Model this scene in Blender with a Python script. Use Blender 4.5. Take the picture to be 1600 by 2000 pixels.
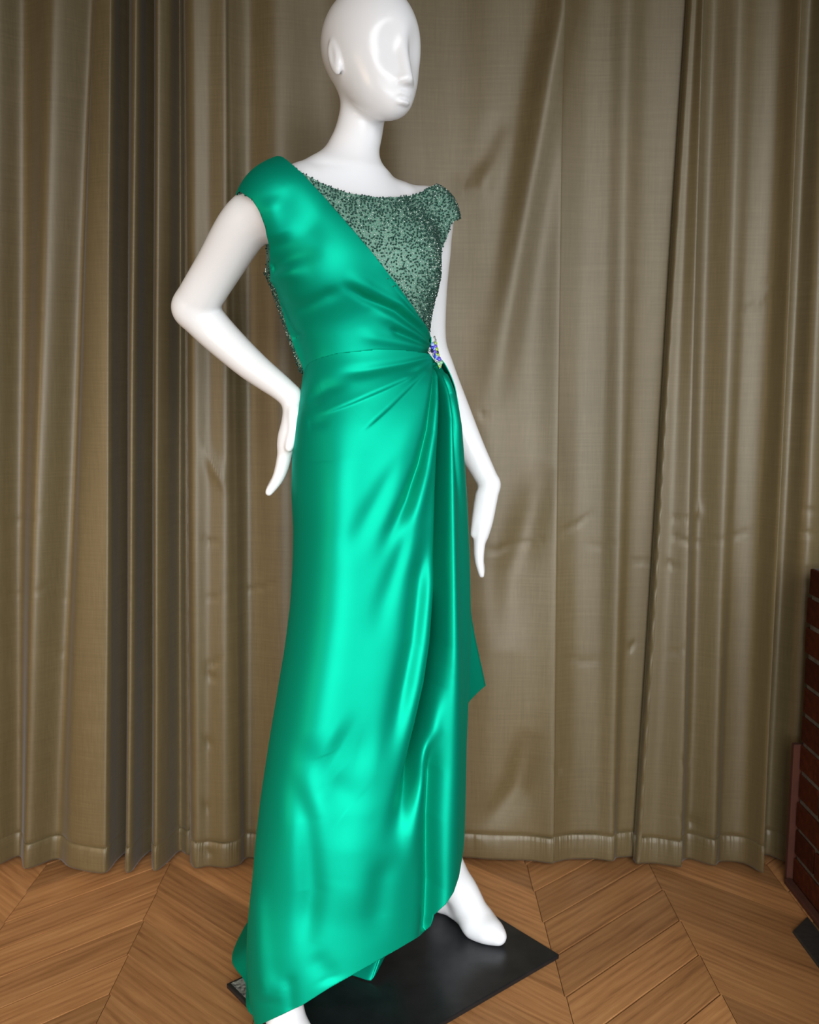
import bpy, bmesh, math, random
import numpy as np
from mathutils import Vector, Matrix

# ------------------------------------------------------------------ scene / camera / light
for o in list(bpy.data.objects):
    bpy.data.objects.remove(o)
scene = bpy.context.scene
COL = scene.collection
rng = np.random.default_rng(7)
random.seed(7)

FPX, HOR, CAMH = 1800.0, 765.0, 1.1            # focal length in pixels of a 1600x2000 frame, horizon row, camera height
PITCH = math.atan((1000.0 - HOR) / FPX)
cam_d = bpy.data.cameras.new('camera'); cam = bpy.data.objects.new('camera', cam_d); COL.objects.link(cam)
cam.location = (0, 0, CAMH)
cam.rotation_euler = (math.pi / 2 - PITCH, 0, 0)
cam_d.sensor_fit = 'VERTICAL'; cam_d.sensor_height = 30.0; cam_d.lens = FPX / 2000.0 * 30.0
cam_d.clip_start = 0.05; cam_d.clip_end = 60
cam_d.dof.use_dof = True; cam_d.dof.focus_distance = 1.56; cam_d.dof.aperture_fstop = 4.0
scene.camera = cam

world = bpy.data.worlds.new('world'); scene.world = world; world.use_nodes = True
bg = world.node_tree.nodes['Background']
bg.inputs['Color'].default_value = (1.0, 0.90, 0.80, 1); bg.inputs['Strength'].default_value = 0.085

def area_light(name, loc, target, sx, sy, power, color):
    d = bpy.data.lights.new(name, 'AREA'); d.shape = 'RECTANGLE'; d.size = sx; d.size_y = sy
    d.energy = power; d.color = color
    o = bpy.data.objects.new(name, d); COL.objects.link(o); o.location = loc
    o.rotation_euler = (Vector(target) - Vector(loc)).to_track_quat('-Z', 'Y').to_euler()
    return o
# daylight of the window over the low brick wall, and of the room's windows behind the photographer
kl = area_light('window_light_side', (1.75, 0.75, 1.45), (-0.1, 1.65, 1.15), 1.6, 1.3, 10, (0.86, 0.94, 1.0))
rl = area_light('window_light_room', (0.45, -1.7, 2.15), (-0.2, 1.85, 0.0), 3.0, 1.4, 26, (0.97, 0.985, 1.0)); rl.data.spread = math.radians(76)
# unseen low light added behind the camera to brighten the lower curtains
dl = area_light('low_fill_light', (0.3, -1.5, 0.62), (-0.1, 2.0, 0.25), 3.2, 1.0, 21, (0.88, 0.945, 1.0)); dl.data.spread = math.radians(76)
# warm lamp light of the room to the left
ll = area_light('room_lamp_light', (-2.7, -0.3, 1.0), (-0.4, 2.0, 0.3), 1.1, 1.1, 8, (1.0, 0.76, 0.50)); ll.data.spread = math.radians(90)
scene.view_settings.view_transform = 'Standard'; scene.view_settings.look = 'None'
scene.view_settings.exposure = 0.0; scene.view_settings.gamma = 1.0
scene.view_settings.use_curve_mapping = False

# ------------------------------------------------------------------ geometry helpers
cp, sp = math.cos(PITCH), math.sin(PITCH)
def P(x, y, Y):
    """world point seen at pixel (x, y) standing Y metres in front of the camera position"""
    v = y - 1000.0
    t = Y / (FPX * cp - v * sp)
    return np.array([(x - 800.0) * t, Y, CAMH + (-FPX * sp - v * cp) * t])
def proj(p):
    p = np.asarray(p, float)
    X = p[..., 0]; Y = p[..., 1]; Z = p[..., 2] - CAMH
    depth = Y * cp - Z * sp; up = Y * sp + Z * cp
    return np.stack([800 + FPX * X / depth, 1000 - FPX * up / depth], -1)
def interp(x, pts, col=1):
    a = np.array(pts, float); o = np.argsort(a[:, 0])
    return np.interp(x, a[o, 0], a[o, col])
def spline(pts, n):
    """Catmull-Rom through rows of pts, n samples"""
    p = np.array(pts, float); m = len(p)
    q = np.vstack([2 * p[0] - p[1], p, 2 * p[-1] - p[-2]])
    t = np.linspace(0, m - 1, n); i = np.minimum(t.astype(int), m - 2); u = (t - i)[:, None]
    a, b, c, d = q[i], q[i + 1], q[i + 2], q[i + 3]
    return 0.5 * (2 * b + (c - a) * u + (2 * a - 5 * b + 4 * c - d) * u ** 2 + (3 * b - a - 3 * c + d) * u ** 3)
def poly_dist(q, line):
    """distance, signed side and arc fraction of 2-D points q to a polyline"""
    line = np.array(line, float)
    seg = np.diff(line, axis=0); L = np.linalg.norm(seg, axis=1); cum = np.concatenate([[0], np.cumsum(L)])
    best = np.full(q.shape[:-1], 1e9); side = np.zeros_like(best); frac = np.zeros_like(best)
    for k in range(len(seg)):
        d = q - line[k]; t = np.clip((d @ seg[k]) / (L[k] ** 2), 0, 1)
        e = d - t[..., None] * seg[k]; r = np.sqrt((e ** 2).sum(-1))
        s = seg[k][0] * d[..., 1] - seg[k][1] * d[..., 0]
        m = r < best
        best = np.where(m, r, best); side = np.where(m, np.sign(s), side)
        frac = np.where(m, (cum[k] + t * L[k]) / cum[-1], frac)
    return best, side, frac

def mesh_obj(name, V, F, mat, parent=None, smooth=True, quads=True):
    V = np.asarray(V, np.float32)
    me = bpy.data.meshes.new(name)
    if isinstance(F, np.ndarray):
        n, k = F.shape
        me.vertices.add(len(V)); me.vertices.foreach_set('co', V.ravel())
        me.loops.add(n * k); me.loops.foreach_set('vertex_index', F.astype(np.int32).ravel())
        me.polygons.add(n)
        me.polygons.foreach_set('loop_start', np.arange(0, n * k, k, dtype=np.int32))
        me.update(calc_edges=True)
        me.validate()
    else:
        me.from_pydata(V.tolist(), [], F)
        me.update()
    if smooth:
        me.polygons.foreach_set('use_smooth', np.ones(len(me.polygons), bool))
    if mat: me.materials.append(mat)
    o = bpy.data.objects.new(name, me); COL.objects.link(o)
    if parent: o.parent = parent
    return o
def empty(name, loc=(0, 0, 0)):
    o = bpy.data.objects.new(name, None); COL.objects.link(o); o.location = loc; o.empty_display_size = 0.05
    return o
def tag(o, label=None, cat=None, group=None, kind=None):
    if label: o['label'] = label
    if cat: o['category'] = cat
    if group: o['group'] = group
    if kind: o['kind'] = kind
    return o
def keep_world(o, parent):
    """parent a mesh whose vertices are in world space under an Empty that stands elsewhere"""
    o.parent = parent
    o.matrix_parent_inverse = Matrix.Translation(-Vector(parent.location))
    return o
def grid_faces(nu, nv, closed=False):
    i = np.arange(nv - 1)[:, None]; j = np.arange(nu if closed else nu - 1)[None, :]
    a = i * nu + j; b = i * nu + (j + 1) % nu
    return np.stack([a, b, b + nu, a + nu], -1).reshape(-1, 4)
def box_bm(bm, lo, hi, bev=0.0):
    r = bmesh.ops.create_cube(bm, size=1)
    lo = Vector(lo); hi = Vector(hi)
    for v in r['verts']:
        v.co = Vector([lo[k] + (v.co[k] + 0.5) * (hi[k] - lo[k]) for k in range(3)])
    if bev:
        es = list({e for v in r['verts'] for e in v.link_edges})
        bmesh.ops.bevel(bm, geom=es, offset=bev, segments=2, profile=0.5, affect='EDGES')
def bm_obj(name, bm, mat, parent=None, smooth=False):
    me = bpy.data.meshes.new(name); bm.to_mesh(me); bm.free()
    if smooth:
        for p in me.polygons: p.use_smooth = True
    if mat: me.materials.append(mat)
    o = bpy.data.objects.new(name, me); COL.objects.link(o)
    if parent: o.parent = parent
    return o

# ---- signed-distance modelling
class SDF:
    def __init__(self, lo, hi, h):
        self.lo = np.array(lo, float); self.h = h
        self.n = (np.ceil((np.array(hi) - self.lo) / h).astype(int) + 1)
        self.D = np.full(self.n, 0.12, np.float32)
    def window(self, lo, hi):
        a = np.maximum(np.floor((np.array(lo) - self.lo) / self.h).astype(int), 0)
        b = np.minimum(np.ceil((np.array(hi) - self.lo) / self.h).astype(int) + 1, self.n)
        if np.any(b <= a): return None
        ax = [(self.lo[k] + self.h * np.arange(a[k], b[k])).astype(np.float32) for k in range(3)]
        return tuple(slice(a[k], b[k]) for k in range(3)), ax
    def blend(self, sl, d, k, sub=False):
        A = self.D[sl]
        if sub:
            d = -d
            if k > 0:
                hh = np.clip(0.5 - 0.5 * (A - d) / k, 0, 1)
                self.D[sl] = A + (d - A) * hh + k * hh * (1 - hh)
            else: self.D[sl] = np.maximum(A, d)
        else:
            if k > 0:
                hh = np.clip(0.5 + 0.5 * (A - d) / k, 0, 1)
                self.D[sl] = A + (d - A) * hh - k * hh * (1 - hh)
            else: self.D[sl] = np.minimum(A, d)
    def ellipsoid(self, c, axes, r, k=0.02, sub=False):
        c = np.array(c, float); r = np.array(r, float); R = np.array(axes, float)
        m = r.max() + 2.2 * k + 0.055
        w = self.window(c - m, c + m)
        if w is None: return
        sl, (x, y, z) = w
        x = x[:, None, None] - c[0]; y = y[None, :, None] - c[1]; z = z[None, None, :] - c[2]
        q = [(R[i][0] * x + R[i][1] * y + R[i][2] * z) for i in range(3)]
        k0 = np.sqrt(sum((q[i] / r[i]) ** 2 for i in range(3)))
        k1 = np.sqrt(sum((q[i] / r[i] ** 2) ** 2 for i in range(3))) + 1e-6
        self.blend(sl, (k0 * (k0 - 1) / k1).astype(np.float32), k, sub)
    def cone(self, a, b, ra, rb, k=0.01, flat=None):
        """tapered capsule; flat=(unit vector, factor) squashes the section along that vector"""
        a = np.array(a, float); b = np.array(b, float)
        m = max(ra, rb) + 2.2 * k + 0.055
        w = self.window(np.minimum(a, b) - m, np.maximum(a, b) + m)
        if w is None: return
        sl, (x, y, z) = w
        x = x[:, None, None] - a[0]; y = y[None, :, None] - a[1]; z = z[None, None, :] - a[2]
        ba = b - a; L2 = ba @ ba
        t = np.clip((x * ba[0] + y * ba[1] + z * ba[2]) / L2, 0, 1)
        ex = x - t * ba[0]; ey = y - t * ba[1]; ez = z - t * ba[2]
        if flat is not None:
            f, s = flat
            e = ex * f[0] + ey * f[1] + ez * f[2]
            q = e / s - e
            ex = ex + q * f[0]; ey = ey + q * f[1]; ez = ez + q * f[2]
            d = (np.sqrt(ex ** 2 + ey ** 2 + ez ** 2) - (ra + (rb - ra) * t)) * max(s, 0.6)
        else:
            d = np.sqrt(ex ** 2 + ey ** 2 + ez ** 2) - (ra + (rb - ra) * t)
        self.blend(sl, d.astype(np.float32), k)
    def chain(self, pts, k=0.01, n=5, flat=None):
        """rows x,y,z,r through a spline: one smooth tapering limb, blended once"""
        n = max(n, 10); q = spline(pts, (len(pts) - 1) * n + 1)
        m = q[:, 3].max() + 2.2 * k + 0.055
        w = self.window(q[:, :3].min(0) - m, q[:, :3].max(0) + m)
        if w is None: return
        sl, ax = w
        sub = SDF.__new__(SDF); sub.h = self.h
        sub.lo = np.array([a[0] for a in ax], float); sub.n = np.array([len(a) for a in ax])
        sub.D = np.full(sub.n, 0.12, np.float32)
        for i in range(len(q) - 1):
            sub.cone(q[i, :3], q[i + 1, :3], q[i, 3], q[i + 1, 3], 0.002, flat)
        self.blend(sl, sub.D, k)
    def loft(self, rows, A, B, k=0.02):
        """rows z,cx,cy,a,b ; A,B plan unit vectors"""
        rows = np.array(rows, float); rows = rows[np.argsort(rows[:, 0])]
        sm = spline(rows, 120)
        zlo, zhi = rows[0, 0], rows[-1, 0]
        m = rows[:, 3].max() + 0.09
        w = self.window([rows[:, 1].min() - m, rows[:, 2].min() - m, zlo - 0.10], [rows[:, 1].max() + m, rows[:, 2].max() + m, zhi + 0.10])
        sl, (x, y, z) = w
        zz = np.clip(z, zlo, zhi)
        g = [np.interp(zz, sm[:, 0], sm[:, c]).astype(np.float32)[None, None, :] for c in range(1, 5)]
        x = x[:, None, None] - g[0]; y = y[None, :, None] - g[1]
        p = x * A[0] + y * A[1]; q = x * B[0] + y * B[1]
        k0 = np.sqrt((p / g[2]) ** 2 + (q / g[3]) ** 2) + 1e-5
        k1 = np.sqrt((p / g[2] ** 2) ** 2 + (q / g[3] ** 2) ** 2) + 1e-5
        d = k0 * (k0 - 1) / k1
        dz = np.abs(z - zz)[None, None, :]
        d = np.where(dz > 0, np.sqrt(np.maximum(d, 0) ** 2 + dz ** 2), d)
        self.blend(sl, np.clip(d, -0.10, 0.12).astype(np.float32), k)
    def surface(self, iso=0.0, smooth=3):
        D = self.D - iso; ins = D < 0
        nx, ny, nz = D.shape
        c = np.zeros((nx - 1, ny - 1, nz - 1), np.uint8)
        for i in (0, 1):
            for j in (0, 1):
                for k in (0, 1):
                    c += ins[i:nx - 1 + i, j:ny - 1 + j, k:nz - 1 + k]
        I, J, K = np.nonzero((c > 0) & (c < 8)); del c
        idx = np.full((nx - 1, ny - 1, nz - 1), -1, np.int32); idx[I, J, K] = np.arange(len(I))
        cor = np.stack([D[I + i, J + j, K + k] for i in (0, 1) for j in (0, 1) for k in (0, 1)], 1)
        off = np.array([(i, j, k) for i in (0, 1) for j in (0, 1) for k in (0, 1)], float)
        acc = np.zeros((len(I), 3)); cnt = np.zeros(len(I))
        for p in range(8):
            for q in range(p + 1, 8):
                if abs(off[p] - off[q]).sum() != 1: continue
                a = cor[:, p]; b = cor[:, q]; m = (a < 0) != (b < 0)
                t = np.where(m, a / np.where(m, a - b, 1), 0)
                acc += np.where(m[:, None], off[p] + t[:, None] * (off[q] - off[p]), 0); cnt += m
        V = self.lo + self.h * (np.stack([I, J, K], 1) + acc / cnt[:, None])
        F = []
        for ax in range(3):
            s0 = [slice(None)] * 3; s1 = [slice(None)] * 3
            s0[ax] = slice(0, -1); s1[ax] = slice(1, None)
            e = ins[tuple(s0)] != ins[tuple(s1)]
            i, j, k = np.nonzero(e)
            g = np.stack([i, j, k], 1); u, v = [(1, 2), (2, 0), (0, 1)][ax]
            ok = (g[:, u] > 0) & (g[:, v] > 0) & (g[:, u] < D.shape[u] - 1) & (g[:, v] < D.shape[v] - 1)
            g = g[ok]
            pos = ins[g[:, 0], g[:, 1], g[:, 2]]
            def cell(du, dv):
                h = g.copy(); h[:, u] -= du; h[:, v] -= dv
                return idx[h[:, 0], h[:, 1], h[:, 2]]
            q = np.stack([cell(1, 1), cell(0, 1), cell(0, 0), cell(1, 0)], 1)
            q[~pos] = q[~pos][:, ::-1]
            F.append(q)
        F = np.concatenate(F); F = F[(F >= 0).all(1)]
        return smooth_verts(V, F, smooth), F
def smooth_verts(V, F, it, lam=0.5, mu=-0.52):
    if it <= 0: return V
    k = F.shape[1]
    a = np.concatenate([F[:, i] for i in range(k)]); b = np.concatenate([F[:, (i + 1) % k] for i in range(k)])
    A = np.concatenate([a, b]); B = np.concatenate([b, a]); n = len(V)
    deg = np.maximum(np.bincount(A, minlength=n), 1)
    for s in range(it * 2):
        M = np.stack([np.bincount(A, V[B, c], n) for c in range(3)], 1) / deg[:, None]
        V = V + (lam if s % 2 == 0 else mu) * (M - V)
    return V
def vnormals(V, F):
    k = F.shape[1]
    n = np.cross(V[F[:, 1]] - V[F[:, 0]], V[F[:, 2]] - V[F[:, 0]])
    if k == 4: n = n + np.cross(V[F[:, 2]] - V[F[:, 0]], V[F[:, 3]] - V[F[:, 0]])
    N = np.stack([sum(np.bincount(F[:, i], n[:, c], len(V)) for i in range(k)) for c in range(3)], 1)
    return N / (np.linalg.norm(N, axis=1, keepdims=True) + 1e-12)
def tris(F):
    return F if F.shape[1] == 3 else np.concatenate([F[:, [0, 1, 2]], F[:, [0, 2, 3]]])
def clip_mesh(V, F, phi):
    """keep the part of a mesh with phi > 0, cut cleanly"""
    T = tris(F); s = phi > 0; c = s[T].sum(1)
    out = [T[c == 3]]
    edges = {}
    newV = []
    n0 = len(V)
    def cutv(a, b):
        key = (a, b) if a < b else (b, a)
        if key not in edges:
            t = phi[a] / (phi[a] - phi[b]); t = min(max(t, 0.001), 0.999)
            edges[key] = n0 + len(newV); newV.append(V[a] + t * (V[b] - V[a]))
        return edges[key]
    extra = []
    for t in T[(c == 1) | (c == 2)]:
        t = list(t)
        if s[t].sum() == 1:
            while not s[t[0]]: t = t[1:] + t[:1]
            extra.append((t[0], cutv(t[0], t[1]), cutv(t[0], t[2])))
        else:
            while s[t[0]]: t = t[1:] + t[:1]
            p = cutv(t[0], t[1]); q = cutv(t[0], t[2])
            extra.append((p, t[1], t[2])); extra.append((p, t[2], q))
    if extra: out.append(np.array(extra))
    T = np.concatenate(out); VV = np.vstack([V, np.array(newV)]) if newV else V
    used = np.unique(T); m = np.full(len(VV), -1); m[used] = np.arange(len(used))
    return VV[used], m[T]

# ------------------------------------------------------------------ materials
def new_mat(name):
    m = bpy.data.materials.new(name); m.use_nodes = True
    nt = m.node_tree; b = nt.nodes['Principled BSDF']
    return m, nt, b
def N(nt, kind, **kw):
    n = nt.nodes.new(kind)
    for k, v in kw.items():
        if k in n.inputs: n.inputs[k].default_value = v
        else: setattr(n, k, v)
    return n
def ramp(nt, fac, stops):
    r = nt.nodes.new('ShaderNodeValToRGB'); e = r.color_ramp.elements
    while len(e) < len(stops): e.new(0.5)
    for k, (p, c) in enumerate(stops):
        e[k].position = p; e[k].color = (*c, 1)
    nt.links.new(fac, r.inputs[0]); return r
def coords(nt, scale=(1, 1, 1), kind='Object'):
    t = nt.nodes.new('ShaderNodeTexCoord'); mp = nt.nodes.new('ShaderNodeMapping'); mp.inputs['Scale'].default_value = scale
    nt.links.new(t.outputs[kind], mp.inputs[0]); return mp.outputs[0]

def mat_mannequin():
    m, nt, b = new_mat('glossy_white_lacquer')
    b.inputs['Base Color'].default_value = (0.84, 0.82, 0.82, 1); b.inputs['Roughness'].default_value = 0.22
    b.inputs['Specular IOR Level'].default_value = 0.45
    b.inputs['Subsurface Weight'].default_value = 0.0
    return m
def mat_satin():
    m, nt, b = new_mat('emerald_satin')
    b.inputs['Base Color'].default_value = (0.0015, 0.36, 0.220, 1)
    b.inputs['Metallic'].default_value = 0.70; b.inputs['Roughness'].default_value = 0.54
    b.inputs['Specular IOR Level'].default_value = 0.5
    b.inputs['Specular Tint'].default_value = (0.12, 0.9, 1.0, 1)
    v = coords(nt, (900, 900, 900)); n = N(nt, 'ShaderNodeTexNoise', Scale=1.0, Detail=1.0); nt.links.new(v, n.inputs['Vector'])
    bp = N(nt, 'ShaderNodeBump', Strength=0.04, Distance=0.0004); nt.links.new(n.outputs['Fac'], bp.inputs['Height'])
    nt.links.new(bp.outputs[0], b.inputs['Normal'])
    return m
def mat_simple(name, col, rough=0.5, metal=0.0, spec=0.5, trans=0.0, ior=1.5):
    m, nt, b = new_mat(name)
    b.inputs['Base Color'].default_value = (*col, 1); b.inputs['Roughness'].default_value = rough
    b.inputs['Metallic'].default_value = metal; b.inputs['Specular IOR Level'].default_value = spec
    b.inputs['Transmission Weight'].default_value = trans; b.inputs['IOR'].default_value = ior
    return m
def mat_curtain():
    m, nt, b = new_mat('olive_dupioni_curtain')
    v = coords(nt, (9, 9, 260)); n1 = N(nt, 'ShaderNodeTexNoise', Scale=1.0, Detail=3.0, Roughness=0.6); nt.links.new(v, n1.inputs['Vector'])
    v2 = coords(nt, (380, 380, 16)); n2 = N(nt, 'ShaderNodeTexNoise', Scale=1.0, Detail=2.0); nt.links.new(v2, n2.inputs['Vector'])
    v3 = coords(nt, (5, 5, 1.6)); n3 = N(nt, 'ShaderNodeTexNoise', Scale=1.0, Detail=3.0); nt.links.new(v3, n3.inputs['Vector'])
    mx = N(nt, 'ShaderNodeMix', data_type='FLOAT'); mx.inputs['Factor'].default_value = 0.5
    nt.links.new(n1.outputs['Fac'], mx.inputs['A']); nt.links.new(n2.outputs['Fac'], mx.inputs['B'])
    mx2 = N(nt, 'ShaderNodeMix', data_type='FLOAT'); mx2.inputs['Factor'].default_value = 0.35
    nt.links.new(mx.outputs['Result'], mx2.inputs['A']); nt.links.new(n3.outputs['Fac'], mx2.inputs['B'])
    r = ramp(nt, mx2.outputs['Result'], [(0.28, (0.088, 0.060, 0.022)), (0.52, (0.122, 0.086, 0.035)), (0.74, (0.158, 0.115, 0.052))])
    nt.links.new(r.outputs[0], b.inputs['Base Color'])
    b.inputs['Roughness'].default_value = 0.46; b.inputs['Metallic'].default_value = 0.12; b.inputs['Specular IOR Level'].default_value = 0.6
    b.inputs['Sheen Weight'].default_value = 0.12; b.inputs['Sheen Roughness'].default_value = 0.4
    b.inputs['Sheen Tint'].default_value = (0.75, 0.85, 1.0, 1)
    bp = N(nt, 'ShaderNodeBump', Strength=0.12, Distance=0.0008); nt.links.new(mx.outputs['Result'], bp.inputs['Height'])
    nt.links.new(bp.outputs[0], b.inputs['Normal'])
    return m
def mat_wood():
    m, nt, b = new_mat('oak_chevron_plank')
    oi = nt.nodes.new('ShaderNodeObjectInfo')
    t = nt.nodes.new('ShaderNodeTexCoord')
    comb = N(nt, 'ShaderNodeVectorMath', operation='ADD'); nt.links.new(t.outputs['Object'], comb.inputs[0])
    sc = N(nt, 'ShaderNodeVectorMath', operation='SCALE'); nt.links.new(oi.outputs['Random'], sc.inputs['Scale'])
    sc.inputs[0].default_value = (37, 53, 11); nt.links.new(sc.outputs[0], comb.inputs[1])
    mp = nt.nodes.new('ShaderNodeMapping'); mp.inputs['Scale'].default_value = (3.5, 42, 42); nt.links.new(comb.outputs[0], mp.inputs[0])
    n1 = N(nt, 'ShaderNodeTexNoise', Scale=1.0, Detail=5.0, Roughness=0.62, Distortion=0.6); nt.links.new(mp.outputs[0], n1.inputs['Vector'])
    mp2 = nt.nodes.new('ShaderNodeMapping'); mp2.inputs['Scale'].default_value = (14, 330, 330); nt.links.new(comb.outputs[0], mp2.inputs[0])
    n2 = N(nt, 'ShaderNodeTexNoise', Scale=1.0, Detail=3.0, Roughness=0.7); nt.links.new(mp2.outputs[0], n2.inputs['Vector'])
    mp3 = nt.nodes.new('ShaderNodeMapping'); mp3.inputs['Scale'].default_value = (1.6, 9, 9); nt.links.new(comb.outputs[0], mp3.inputs[0])
    wv = N(nt, 'ShaderNodeTexWave', wave_type='RINGS', Scale=2.2, Distortion=5.0, Detail=3.0); wv.inputs['Detail Scale'].default_value = 1.6
    nt.links.new(mp3.outputs[0], wv.inputs['Vector'])
    mx = N(nt, 'ShaderNodeMix', data_type='FLOAT'); mx.inputs['Factor'].default_value = 0.33
    nt.links.new(n1.outputs['Fac'], mx.inputs['A']); nt.links.new(n2.outputs['Fac'], mx.inputs['B'])
    mx2 = N(nt, 'ShaderNodeMix', data_type='FLOAT'); mx2.inputs['Factor'].default_value = 0.10
    nt.links.new(mx.outputs['Result'], mx2.inputs['A']); nt.links.new(wv.outputs['Fac'], mx2.inputs['B'])
    r = ramp(nt, mx2.outputs['Result'], [(0.24, (0.175, 0.070, 0.023)), (0.44, (0.395, 0.174, 0.062)), (0.60, (0.500, 0.236, 0.088)), (0.80, (0.62, 0.315, 0.126))])
    hs = N(nt, 'ShaderNodeHueSaturation'); nt.links.new(r.outputs[0], hs.inputs['Color'])
    mr = N(nt, 'ShaderNodeMapRange'); mr.inputs['To Min'].default_value = 0.72; mr.inputs['To Max'].default_value = 1.28
    nt.links.new(oi.outputs['Random'], mr.inputs['Value']); nt.links.new(mr.outputs[0], hs.inputs['Value'])
    nt.links.new(hs.outputs[0], b.inputs['Base Color'])
    b.inputs['Roughness'].default_value = 0.42
    bp = N(nt, 'ShaderNodeBump', Strength=0.18, Distance=0.0008); nt.links.new(mx.outputs['Result'], bp.inputs['Height'])
    nt.links.new(bp.outputs[0], b.inputs['Normal'])
    return m
def mat_brick():
    m, nt, b = new_mat('dark_red_brick')
    oi = nt.nodes.new('ShaderNodeObjectInfo')
    v = coords(nt, (60, 60, 60)); n = N(nt, 'ShaderNodeTexNoise', Scale=1.0, Detail=5.0, Roughness=0.7); nt.links.new(v, n.inputs['Vector'])
    r = ramp(nt, n.outputs['Fac'], [(0.3, (0.034, 0.008, 0.003)), (0.55, (0.062, 0.014, 0.005)), (0.75, (0.095, 0.022, 0.008))])
    hs = N(nt, 'ShaderNodeHueSaturation'); nt.links.new(r.outputs[0], hs.inputs['Color'])
    mr = N(nt, 'ShaderNodeMapRange'); mr.inputs['To Min'].default_value = 0.7; mr.inputs['To Max'].default_value = 1.25
    nt.links.new(oi.outputs['Random'], mr.inputs['Value']); nt.links.new(mr.outputs[0], hs.inputs['Value'])
    nt.links.new(hs.outputs[0], b.inputs['Base Color']); b.inputs['Roughness'].default_value = 0.9; b.inputs['Specular IOR Level'].default_value = 0.1
    bp = N(nt, 'ShaderNodeBump', Strength=0.5, Distance=0.002); nt.links.new(n.outputs['Fac'], bp.inputs['Height']); nt.links.new(bp.outputs[0], b.inputs['Normal'])
    return m
def mat_noise(name, c0, c1, scale, rough, bump=0.2, metal=0.0, dist=0.001):
    m, nt, b = new_mat(name)
    v = coords(nt, (scale,) * 3); n = N(nt, 'ShaderNodeTexNoise', Scale=1.0, Detail=4.0); nt.links.new(v, n.inputs['Vector'])
    r = ramp(nt, n.outputs['Fac'], [(0.3, c0), (0.7, c1)]); nt.links.new(r.outputs[0], b.inputs['Base Color'])
    b.inputs['Roughness'].default_value = rough; b.inputs['Metallic'].default_value = metal
    bp = N(nt, 'ShaderNodeBump', Strength=bump, Distance=dist); nt.links.new(n.outputs['Fac'], bp.inputs['Height']); nt.links.new(bp.outputs[0], b.inputs['Normal'])
    return m
M_white = mat_mannequin(); M_satin = mat_satin(); M_curtain = mat_curtain(); M_wood = mat_wood(); M_brick = mat_brick()
M_mortar = mat_noise('grey_mortar', (0.06, 0.05, 0.04), (0.12, 0.10, 0.08), 90, 0.95, 0.5)
M_plate = mat_noise('black_steel_plate', (0.030, 0.032, 0.035), (0.048, 0.050, 0.053), 25, 0.30, 0.03, 0.7)
M_scuff = mat_noise('scuffed_bare_steel', (0.05, 0.05, 0.05), (0.62, 0.60, 0.57), 160, 0.5, 0.4, 0.5)
M_plaster = mat_noise('dim_plaster', (0.20, 0.17, 0.13), (0.25, 0.21, 0.16), 12, 0.9, 0.1)
M_bodice = mat_noise('beaded_tulle', (0.055, 0.21, 0.14), (0.26, 0.40, 0.32), 420, 0.55, 0.5, 0.15, 0.001)
M_bead = mat_simple('dark_green_bead', (0.008, 0.055, 0.038), 0.22, 0.25, 0.8)
M_silverbead = mat_simple('silver_lined_bead', (0.62, 0.70, 0.64), 0.16, 0.85, 0.6)
M_trim = mat_noise('red_brown_painted_wood', (0.060, 0.014, 0.005), (0.080, 0.020, 0.008), 30, 0.85, 0.1)

# ------------------------------------------------------------------ floor: chevron planks
floor = empty('floor'); tag(floor, kind='structure')
sub = bmesh.new(); box_bm(sub, (-4, -4, -0.03), (4, 3.0, -0.004)); sub_o = bm_obj('subfloor', sub, mat_simple('dark_subfloor', (0.05, 0.025, 0.012), 0.8), floor)
COLW, STEP, SL = 0.2815, 0.1195, math.tan(math.radians(41.5))
def plank_mesh(sign):
    g = 0.0006; w = COLW / 2 - g; h = STEP / 2 - g
    top = 0.0; bot = -0.004; bv = 0.0012
    # local frame: x along the plank, so rotate the parallelogram by its slope
    ang = math.atan(SL) * sign
    c, s = math.cos(-ang), math.sin(-ang)
    def corner(u, v, inset):
        x = u * (w - inset); y = v * (h - inset) + sign * SL * x
        return (x * c - y * s, x * s + y * c)
    v0 = [corner(*k, 0.0) for k in ((-1, -1), (1, -1), (1, 1), (-1, 1))]
    v1 = [corner(*k, bv) for k in ((-1, -1), (1, -1), (1, 1), (-1, 1))]
    V = [(x, y, bot) for x, y in v0] + [(x, y, top - 0.0005) for x, y in v0] + [(x, y, top) for x, y in v1]
    F = [(0, 3, 2, 1), (8, 9, 10, 11)]
    for k in range(4):
        n = (k + 1) % 4
        F += [(k, n, 4 + n, 4 + k), (4 + k, 4 + n, 8 + n, 8 + k)]
    me = bpy.data.meshes.new('plank'); me.from_pydata(V, [], F); me.update(); me.materials.append(M_wood)
    return me, ang
PM = {s: plank_mesh(s) for s in (1, -1)}
COL0 = 0.566                                                        # a ridge between two columns
ax_ang = math.radians(91.5 - 90)
for ci in range(-9, 3):
    sgn = 1 if ci % 2 == 0 else -1                                   # planks of the column left of the ridge rise to the right
    xc = COL0 - COLW * (0.5 + ci * -1) if False else COL0 + COLW * (ci - 0.5)
    s = 1 if (ci % 2 == 0) else -1
    for r in range(-10, 6):
        ridgeY = 1.928 + STEP * r                                    # joint height at the ridge x = COL0
        yc = ridgeY - STEP / 2 - SL * COLW / 2
        if yc < 0.72 or yc > 2.22 + 0.1: continue
        me, ang = PM[s]
        o = bpy.data.objects.new('plank', me); COL.objects.link(o); o.parent = floor
        x = xc - math.sin(ax_ang) * (yc - 1.75)
        o.location = (x, yc, 0); o.rotation_euler = (0, 0, ang)

# ------------------------------------------------------------------ back wall behind the curtains
bm = bmesh.new(); box_bm(bm, (-3.2, 2.22, 0), (2.4, 2.32, 2.75)); wb = bm_obj('wall_back', bm, M_plaster); tag(wb, kind='structure')

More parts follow.
